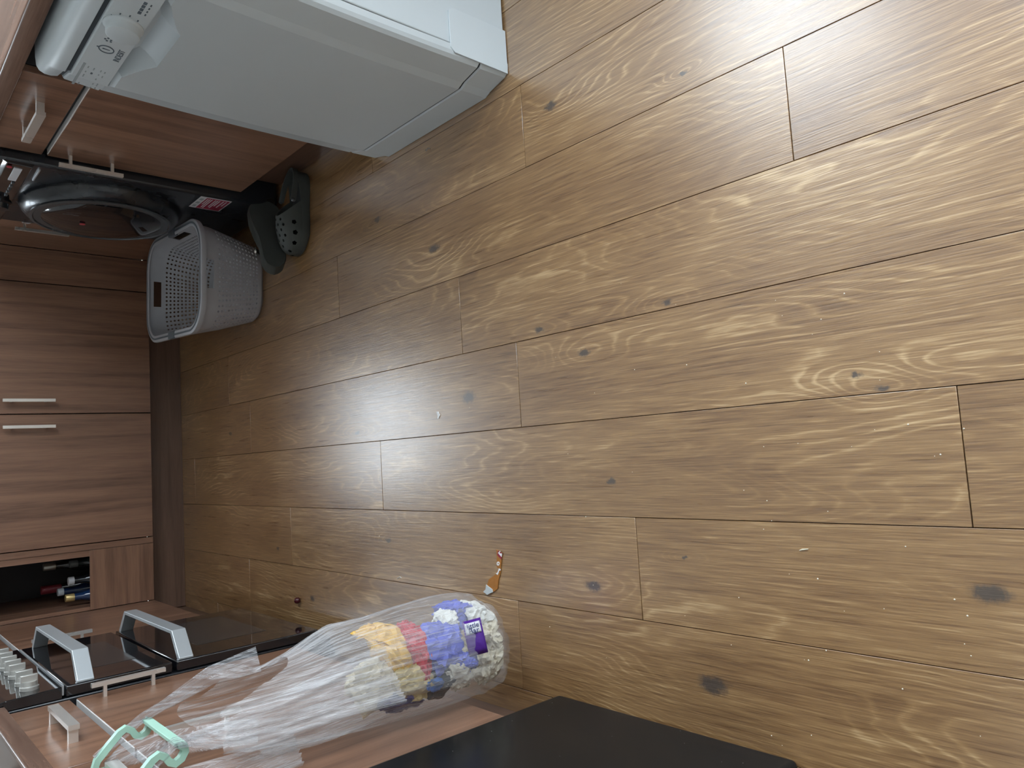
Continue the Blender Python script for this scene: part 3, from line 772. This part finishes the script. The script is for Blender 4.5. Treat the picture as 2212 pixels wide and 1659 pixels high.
# centre line of the side band, (x, z)
cl = [(-.523, .800), (-.521, .822), (-.512, .830), (-.500, .826), (-.480, .8065), (-.463, .789), (-.458, .779), (-.464, .769), (-.474, .763), (-.479, .754), (-.474, .744), (-.464, .738), (-.457, .7385), (-.453, .745)]
def band(y):
    L_ = []; R_ = []
    pts = [Vector((a, b)) for a, b in cl]
    for i, p in enumerate(pts):
        d = (pts[min(i + 1, len(pts) - 1)] - pts[max(i - 1, 0)]).normalized(); nrm = Vector((-d.y, d.x)) * .0056
        L_.append(p + nrm); R_.append(p - nrm)
    V = [Vector((p.x, y - .006, p.y)) for p in L_] + [Vector((p.x, y - .006, p.y)) for p in R_] + [Vector((p.x, y + .006, p.y)) for p in L_] + [Vector((p.x, y + .006, p.y)) for p in R_]
    n = len(cl); F = []
    for i in range(n - 1):
        F += [(i, i + 1, n + i + 1, n + i), (2 * n + i, 3 * n + i, 3 * n + i + 1, 2 * n + i + 1), (i, 2 * n + i, 2 * n + i + 1, i + 1), (n + i, n + i + 1, 3 * n + i + 1, 3 * n + i)]
    F += [(0, n, 3 * n, 2 * n), (n - 1, 3 * n - 1, 4 * n - 1, 2 * n - 1)]
    return shade_angle(mesh('side_arm', V, F, M['mint'], hk), 50)
band(-2.012); band(-2.200)
box('cross_bar', -.4575, -.4505, -2.205, -2.008, .734, .750, M['mint'], hk, .001, 1)

# ------------------------------------------------------------------ clear bag
bagc = Vector((-.42, -2.18, .03))
bag = thing('rubbish_bag', bagc, 'clear plastic bag half full of wrappers hanging from the mint holder', 'bag')
ER = [(.026, -.423), (.04, -.37), (.067, -.341), (.10, -.318), (.139, -.308), (.316, -.306), (.40, -.311), (.465, -.32), (.524, -.342), (.60, -.362), (.66, -.362), (.70, -.352)]
EL = [(.026, -.50), (.04, -.512), (.067, -.523), (.10, -.531), (.188, -.535), (.34, -.535), (.474, -.534), (.603, -.524), (.676, -.516), (.70, -.514)]
RY = [(.026, .03), (.045, .07), (.08, .10), (.15, .115), (.3, .118), (.45, .11), (.6, .105), (.7, .10)]
def li(T_, z):
    if z <= T_[0][0]: return T_[0][1]
    for (a, va), (b, vb) in zip(T_, T_[1:]):
        if a <= z <= b: return va + (vb - va) * (z - a) / (b - a)
    return T_[-1][1]
NT_, NZ = 180, 70
def mouth(th):     # how high the film reaches round the rim
    return .655 + .045 * math.cos(th - .3) * 0 + .05 * abs(math.sin(th)) ** 2 - .10 * max(0, math.cos(th)) ** 3 - .05 * max(0, -math.cos(th)) ** 3 + .012 * math.sin(5 * th)
V = []; F = []
for j in range(NZ + 1):
    f = (j / NZ) ** 1.15
    for i in range(NT_):
        th = 2 * math.pi * i / NT_
        z = .026 + (mouth(th) - .026) * f
        xr, xl, ry = li(ER, z), li(EL, z), li(RY, z); cx = (xr + xl) / 2; rx = (xr - xl) / 2
        hi = max(0, (z - .10) / .5)
        w = 0
        for k, am in ((7, .006), (13, .005), (23, .004), (37, .0025)):
            w += am * abs(math.sin(.5 * k * th + 3 * mnoise.noise(Vector((k, th * .7, z * 2.2))))) * min(1, .2 + hi)
        w += .010 * mnoise.noise(Vector((math.cos(th) * 2.5, math.sin(th) * 2.5, z * 7)))
        w += (.006 * mnoise.noise(Vector((math.cos(th) * 9, math.sin(th) * 9, z * 40))) if z < .14 else 0)
        V.append(Vector((min(max(cx + (rx - w) * math.cos(th), -.537), 0), -2.18 + (ry - w) * math.sin(th), max(.012, z + .01 * mnoise.noise(Vector((th * 2, z * 9, 4))) * (1 if j > 3 else .4)))))
for j in range(NZ):
    for i in range(NT_): k = (i + 1) % NT_; F.append((j * NT_ + i, j * NT_ + k, (j + 1) * NT_ + k, (j + 1) * NT_ + i))
F.append(tuple(range(NT_)))
mesh('film', V, F, M['film'], bag, True)
def gather(name, path, w0, w1, seed, n=14):
    """pleated ribbon of film: wide on the bag, bunched at the holder"""
    random.seed(seed); P = [Vector(p) for p in path]
    # resample
    Q = []
    for a, b in zip(P, P[1:]):
        for i in range(8): Q.append(a.lerp(b, i / 8))
    Q.append(P[-1]); V = []; F = []; m = n * 2 + 1; ph = [random.random() * 6 for _ in range(m)]
    for i, p in enumerate(Q):
        d = (Q[min(i + 1, len(Q) - 1)] - Q[max(0, i - 1)]).normalized(); side = d.cross(Vector((.5, -.8, .2))).normalized(); up_ = side.cross(d)
        f = i / (len(Q) - 1); w = w0[0] + (w1 - w0[0]) * min(1, f / w0[1])
        for j in range(m):
            u = j / (m - 1) * 2 - 1
            V.append(p + side * w * u + up_ * ((.0028 if j % 2 else -.0028) + .0025 * math.sin(ph[j] + f * 9)) * (1 if w < .03 else 1.4))
    for i in range(len(Q) - 1):
        for j in range(m - 1): a = i * m + j; F.append((a, a + 1, a + m + 1, a + m))
    return mesh(name, V, F, M['film'], bag, True)
gather('handle', [(-.372, -2.09, .56), (-.388, -2.06, .64), (-.425, -2.03, .705), (-.449, -2.012, .752), (-.470, -2.011, .787), (-.497, -2.011, .828)], (.026, .45), .009, 3)
gather('handle', [(-.515, -2.011, .815), (-.49, -2.05, .785), (-.47, -2.12, .745), (-.455, -2.19, .70), (-.46, -2.22, .62)], (.009, .2), .022, 5, 8)
gather('handle', [(-.405, -2.292, .38), (-.415, -2.285, .50), (-.432, -2.265, .60), (-.446, -2.225, .70), (-.447, -2.20, .754), (-.470, -2.199, .787), (-.497, -2.199, .828)], (.060, .62), .010, 4, 16)
gather('handle', [(-.515, -2.20, .815), (-.51, -2.23, .75), (-.505, -2.25, .66), (-.50, -2.25, .56)], (.010, .3), .03, 6, 8)

# ------------------------------------------------------------------ rubbish in the bag
def crumple(name, pix, y, size, rot, mat, label, cat, seed, amp=.32, flat=True, sub=4):
    size = [v * 1.16 for v in size]; c = PX(pix, 1, y); c.x = max(c.x, -.50); c.z = max(c.z, .055)
    bm = bmesh.new(); bmesh.ops.create_icosphere(bm, subdivisions=sub, radius=1.0)
    R_ = Matrix.Rotation(math.radians(rot), 3, 'Y')
    for v in bm.verts:
        q = v.co.copy()
        s = 1 + amp * (mnoise.noise(q * 1.6 + Vector((seed * 3.1, 0, 0))) + .6 * abs(mnoise.noise(q * 3.7 + Vector((0, seed * 2.3, 0)))) * 2 - .5 + .35 * mnoise.noise(q * 8 + Vector((0, 0, seed))))
        q = Vector((q.x * s * size[0], q.y * s * size[1], q.z * s * size[2])); v.co = R_ @ q + c
    for v in bm.verts:      # keep it inside the film
        v.co.z = max(v.co.z, .034); z = v.co.z; xr, xl, ry = li(ER, z), li(EL, z), li(RY, z); cx = (xr + xl) / 2; rx = (xr - xl) / 2
        dx, dy = (v.co.x - cx) / rx, (v.co.y + 2.18) / ry; q = math.hypot(dx, dy)
        if q > .84: k = (.84 + .08 * math.tanh((q - .84) * 2) + .07 * mnoise.noise(v.co * 60 + Vector((seed, 0, 0)))) / q; v.co.x = cx + dx * k * rx; v.co.y = -2.18 + dy * k * ry
    for f in bm.faces: f.smooth = not flat
    me = bpy.data.meshes.new(name); bm.to_mesh(me); bm.free()
    o = add(name, me, mat); o.location = c; me.transform(Matrix.Translation(-c))
    return tag(o, label, cat)
blue = crinkle('blue_wrapper_film', lin(96, 108, 205), .35); cream = crinkle('cream_tissue', lin(214, 205, 184), .8); wht = crinkle('white_tissue', lin(232, 232, 226), .8)
redw = crinkle('red_wrapper_film', lin(190, 30, 55), .3); yel = crinkle('yellow_wrapper_film', lin(226, 182, 88), .3); navy = crinkle('navy_wrapper_film', lin(38, 46, 108), .35)
purp = crinkle('purple_wrapper_film', lin(84, 42, 140), .3); gold = crinkle('gold_paper', lin(190, 170, 118), .5); blk = crinkle('black_tray_plastic', (.02, .022, .024), .3)
IY = -2.235
crumple('tissue', (1032, 1325), -2.20, (.038, .03, .042), 20, wht, 'white crumpled tissue at the bottom of the bag beside the purple wrapper', 'tissue', 1, .35)
crumple('tissue', (1050, 1372), -2.22, (.034, .035, .028), 0, cream, 'cream crumpled tissue at the very bottom of the bag', 'tissue', 2, .4)
crumple('tissue', (1050, 1432), -2.22, (.046, .045, .028), 10, cream, 'cream crumpled tissue in the bag corner near the drawers', 'tissue', 3, .4)
crumple('tissue', (1030, 1405), -2.20, (.032, .035, .034), 10, cream, 'cream crumpled tissue underneath the small blue wrapper ball', 'tissue', 5, .35)
crumple('wrapper', (955, 1395), -2.262, (.060, .022, .042), -30, blue, 'large blue crumpled wrapper in the middle of the bag', 'wrapper', 4, .4)
crumple('wrapper', (980, 1318), -2.20, (.036, .022, .044), 20, blue, 'blue and white folded wrapper beside the white tissue in the bag', 'wrapper', 6, .4)
crumple('wrapper', (1007, 1432), -2.27, (.021, .018, .022), 0, blue, 'small blue balled wrapper above the cream tissues in the bag', 'wrapper', 7, .3)
crumple('wrapper', (903, 1395), -2.258, (.078, .02, .022), -12, redw, 'red curved wrapper in the bag above the large blue one', 'wrapper', 8, .35)
crumple('wrapper', (838, 1392), -2.235, (.080, .03, .034), -32, yel, 'yellow wrapper at the top of the rubbish in the bag', 'wrapper', 9, .3)
crumple('paper', (800, 1478), -2.25, (.042, .025, .040), 0, crinkle('cream_paper', lin(222, 208, 178), .6), 'pale cream paper beside the yellow wrapper in the bag', 'paper', 10, .3)
crumple('paper', (893, 1475), -2.26, (.034, .016, .044), 30, gold, 'gold paper scrap beside the red wrapper in the bag', 'paper', 11, .3)
crumple('wrapper', (858, 1512), -2.245, (.026, .02, .050), 20, navy, 'navy blue wrapper against the drawer side of the bag', 'wrapper', 12, .35)
crumple('tray', (945, 1448), -2.235, (.050, .03, .050), 30, blk, 'black plastic tray scrap in the bag under the gold paper', 'tray', 13, .25)
crumple('wrapper', (948, 1487), -2.285, (.014, .010, .021), 25, crinkle('bright_blue_wrapper', lin(30, 92, 168), .3), 'small bright blue wrapper with a red corner in the bag', 'wrapper', 14, .3)
crumple('foam', (990, 1462), -2.262, (.042, .02, .026), -30, crinkle('foam_white', lin(205, 200, 186), .7), 'off white foam piece in the bag beside the black tray', 'foam', 15, .25)
crumple('wrapper', (962, 1345), -2.225, (.03, .02, .028), 20, wht, 'white paper wrapper tucked behind the large blue one in the bag', 'wrapper', 16, .3)
crumple('peel', (935, 1420), -2.25, (.018, .012, .018), 20, crinkle('orange_peel', lin(196, 120, 60), .6), 'orange scrap between the blue wrapper and the black tray in the bag', 'peel', 17, .3)
# purple chocolate wrapper with its white name panel
pc = PX((1025, 1372), 1, -2.285); view = (CAM - pc).normalized()
dn = Vector((0, 0, -1)); dn = (dn - view * dn.dot(view)).normalized(); sd = view.cross(dn)     # reading direction runs downwards
w = thing('wrapper', pc, 'purple chocolate bar wrapper with white name panel at the bottom of the bag', 'wrapper')
def patch(name, a0, a1, b0, b1, lift, mat, bend=.0):
    V = []; F = []; nn = 6
    for i in range(nn + 1):
        for j in range(nn + 1):
            u = a0 + (a1 - a0) * i / nn; v = b0 + (b1 - b0) * j / nn
            V.append(pc + dn * u + sd * v + view * (lift - 6 * v * v + (.0012 * math.sin(u * 400 + v * 260) if lift < .001 else 0)))
    for i in range(nn):
        for j in range(nn): a = i * (nn + 1) + j; F.append((a, a + 1, a + nn + 2, a + nn + 1))
    o = mesh(name, V, F, mat, w, True); md = o.modifiers.new('t', 'SOLIDIFY'); md.thickness = .0006; return o
patch('sleeve', -.020, .020, -.040, .032, 0, purp); patch('name_panel', -.0165, .0165, .004, .0265, .0017, M['label'])
text('print_word', 'little', .0145, pc + dn * .001 + sd * .0195 + view * .0016, dn, sd, navy, w, .0003)
text('print_word', 'Bar', .0165, pc + dn * .001 + sd * .0090 + view * .0028, dn, sd, navy, w, .0003)

# ------------------------------------------------------------------ litter on the floor
def c7(a, b): return (1030 + a * .0784, 1170 + b * .0784)
def flat(name, pix, z0, th, mat, parent=None, lift=None):
    P = [FL(*p, z=z0) for p in pix]
    if lift: P = [q + Vector((0, 0, lift[i])) for i, q in enumerate(P)]
    return prism(name, P, (0, 0, th), mat, parent)
q0 = FL(*c7(500, 900))
sw = thing('torn_wrapper', (q0.x, q0.y, 0), 'torn brown wrapper strip with foil end and white letter on the floor by the bag', 'wrapper')
brn = crinkle('brown_wrapper_film', lin(172, 112, 50), .4)
flat('strip', [c7(*p) for p in ((548, 218), (610, 250), (700, 320), (690, 500), (668, 720), (652, 900), (605, 1050), (580, 1300), (460, 1390), (290, 1200), (340, 1040), (540, 890), (605, 740), (562, 700), (560, 450))], .0012, .0014, brn, sw)
flat('foil_end', [c7(*p) for p in ((280, 1185), (445, 1310), (462, 1385), (310, 1458), (203, 1372), (268, 1310))], .0012, .0034, plain('foil_white', (.70, .76, .78), .3, .3), sw)
flat('red_corner', [c7(*p) for p in ((595, 245), (700, 320), (682, 492), (570, 365))], .0020, .0011, M['red'], sw)
wl = plain('print_white', (.85, .85, .85), .5)
flat('print_letter', [c7(*p) for p in ((592, 312), (640, 255), (655, 268), (632, 305), (655, 335), (672, 312), (688, 325), (690, 350), (703, 330), (685, 420))], .0026, .0010, wl, sw)
el = [(595 + 40 * math.cos(a), 605 + 58 * math.sin(a)) for a in [2 * math.pi * i / 14 for i in range(14)]]
flat('print_letter', [c7(*p) for p in el], .0021, .0010, wl, sw)
flat('print_letter', [c7(595 + 12 * math.cos(a), 598 + 20 * math.sin(a)) for a in [2 * math.pi * i / 10 for i in range(10)]], .0028, .0009, brn, sw)
flat('print_letter', [c7(*p) for p in ((615, 735), (668, 765), (650, 800), (622, 795), (612, 850), (582, 918), (535, 882), (580, 840))], .0021, .0012, wl, sw)
def c9(a, b): return (900 + a * .0452, 880 + b * .0452)
tag(flat('paper_scrap', [c9(*p) for p in ((960, 200), (1050, 195), (1085, 290), (1138, 375), (1100, 440), (1070, 540), (1020, 540), (1020, 400), (995, 290))], 0, .002, wl), 'small white paper scrap alone in the middle of the floor', 'paper')
p = FL(648, 1296); tag(lathe('grape', [(.001, 0), (.006, .0012), (.0098, .0055), (.0105, .0105), (.0085, .0165), (.004, .0198), (.001, .0203)], (p.x, p.y, 0), (0, 0, 1), plain('grape_skin', (.06, .008, .012), .25), None, 24),
                       'dark red round grape on the floor by the cooker corner', 'grape')
p = FL(930, 322)
tag(sweep('twig', [p + Vector((0, 0, .002)), p + Vector((.004, .006, .004)), p + Vector((-.003, .011, .007)), p + Vector((.003, .016, .004))], circ(.0016, 6), plain('pale_twig', (.34, .31, .28), .6)), 'tiny pale twig on the floor in front of the dishwasher', 'twig')
p = FL(866, 1249)
tag(sweep('thread', [FL(858, 1251, .0012), FL(860, 1248, .0014), FL(864, 1246, .0014), FL(867, 1248, .0012)], circ(.0009, 5), wl), 'short curled white thread on the floor above the bag', 'thread')
tag(sweep('grain_of_rice', [FL(1727, 1189, .001), FL(1733, 1187, .0012), FL(1746, 1186, .001)], circ(.0012, 6), plain('cream_bit', (.75, .70, .55), .5), scales=[(.5, .5), (1, 1), (.5, .5)]), 'slender cream crumb on the floor near the black fridge', 'crumb')
V = []; F = []; random.seed(11)
spots = [(1310, 1421), (1580, 1393), (1747, 1426), (1785, 1405), (1824, 1320), (1910, 1315), (1705, 1240), (1738, 1425), (1950, 1488), (2118, 1590), (1667, 1589), (1753, 1588), (1690, 1610), (1188, 1354),
         (1690, 682), (1774, 690), (1755, 722), (1650, 965), (1840, 965), (1724, 958), (820, 1158), (1015, 880), (1900, 760), (2090, 1330), (1480, 1330)]
spots += [(random.uniform(1200, 2100), random.uniform(600, 1420)) for _ in range(30)]
for sx, sy in spots:
    c = FL(sx, sy); r = random.uniform(.0007, .0017); n = len(V)
    V += [c + Vector((r, 0, r * .5)), c + Vector((-r, 0, r * .5)), c + Vector((0, r, r * .5)), c + Vector((0, -r, r * .5)), c + Vector((0, 0, r * 1.3)), c]
    F += [(n, n + 2, n + 4), (n + 2, n + 1, n + 4), (n + 1, n + 3, n + 4), (n + 3, n, n + 4), (n + 2, n, n + 5), (n + 1, n + 2, n + 5), (n + 3, n + 1, n + 5), (n, n + 3, n + 5)]
tag(mesh('crumbs', V, F, plain('crumb_cream', (.75, .70, .58), .6)), 'tiny pale crumbs scattered over the plank floor', 'crumbs', kind='stuff')

# dark pan standing on the worktop beside the cooker
t = thing('frying_pan', (-.685, -1.69, .914), 'dark grey pan on the worktop above the drawers beside the cooker', 'pan')
pm = plain('pan_grey', (.05, .055, .06), .3, .3)
lathe('bowl', [(.001, 0), (.095, 0), (.105, .004), (.125, .045), (.128, .047), (.124, .047), (.104, .010), (.001, .009)], (-.685, -1.69, .914), (0, 0, 1), pm, t, 40)
sweep('handle', [(-.80, -1.64, .952), (-.88, -1.60, .968), (-.96, -1.56, .972)], circ(.010, 10), M['blackpl'], t)
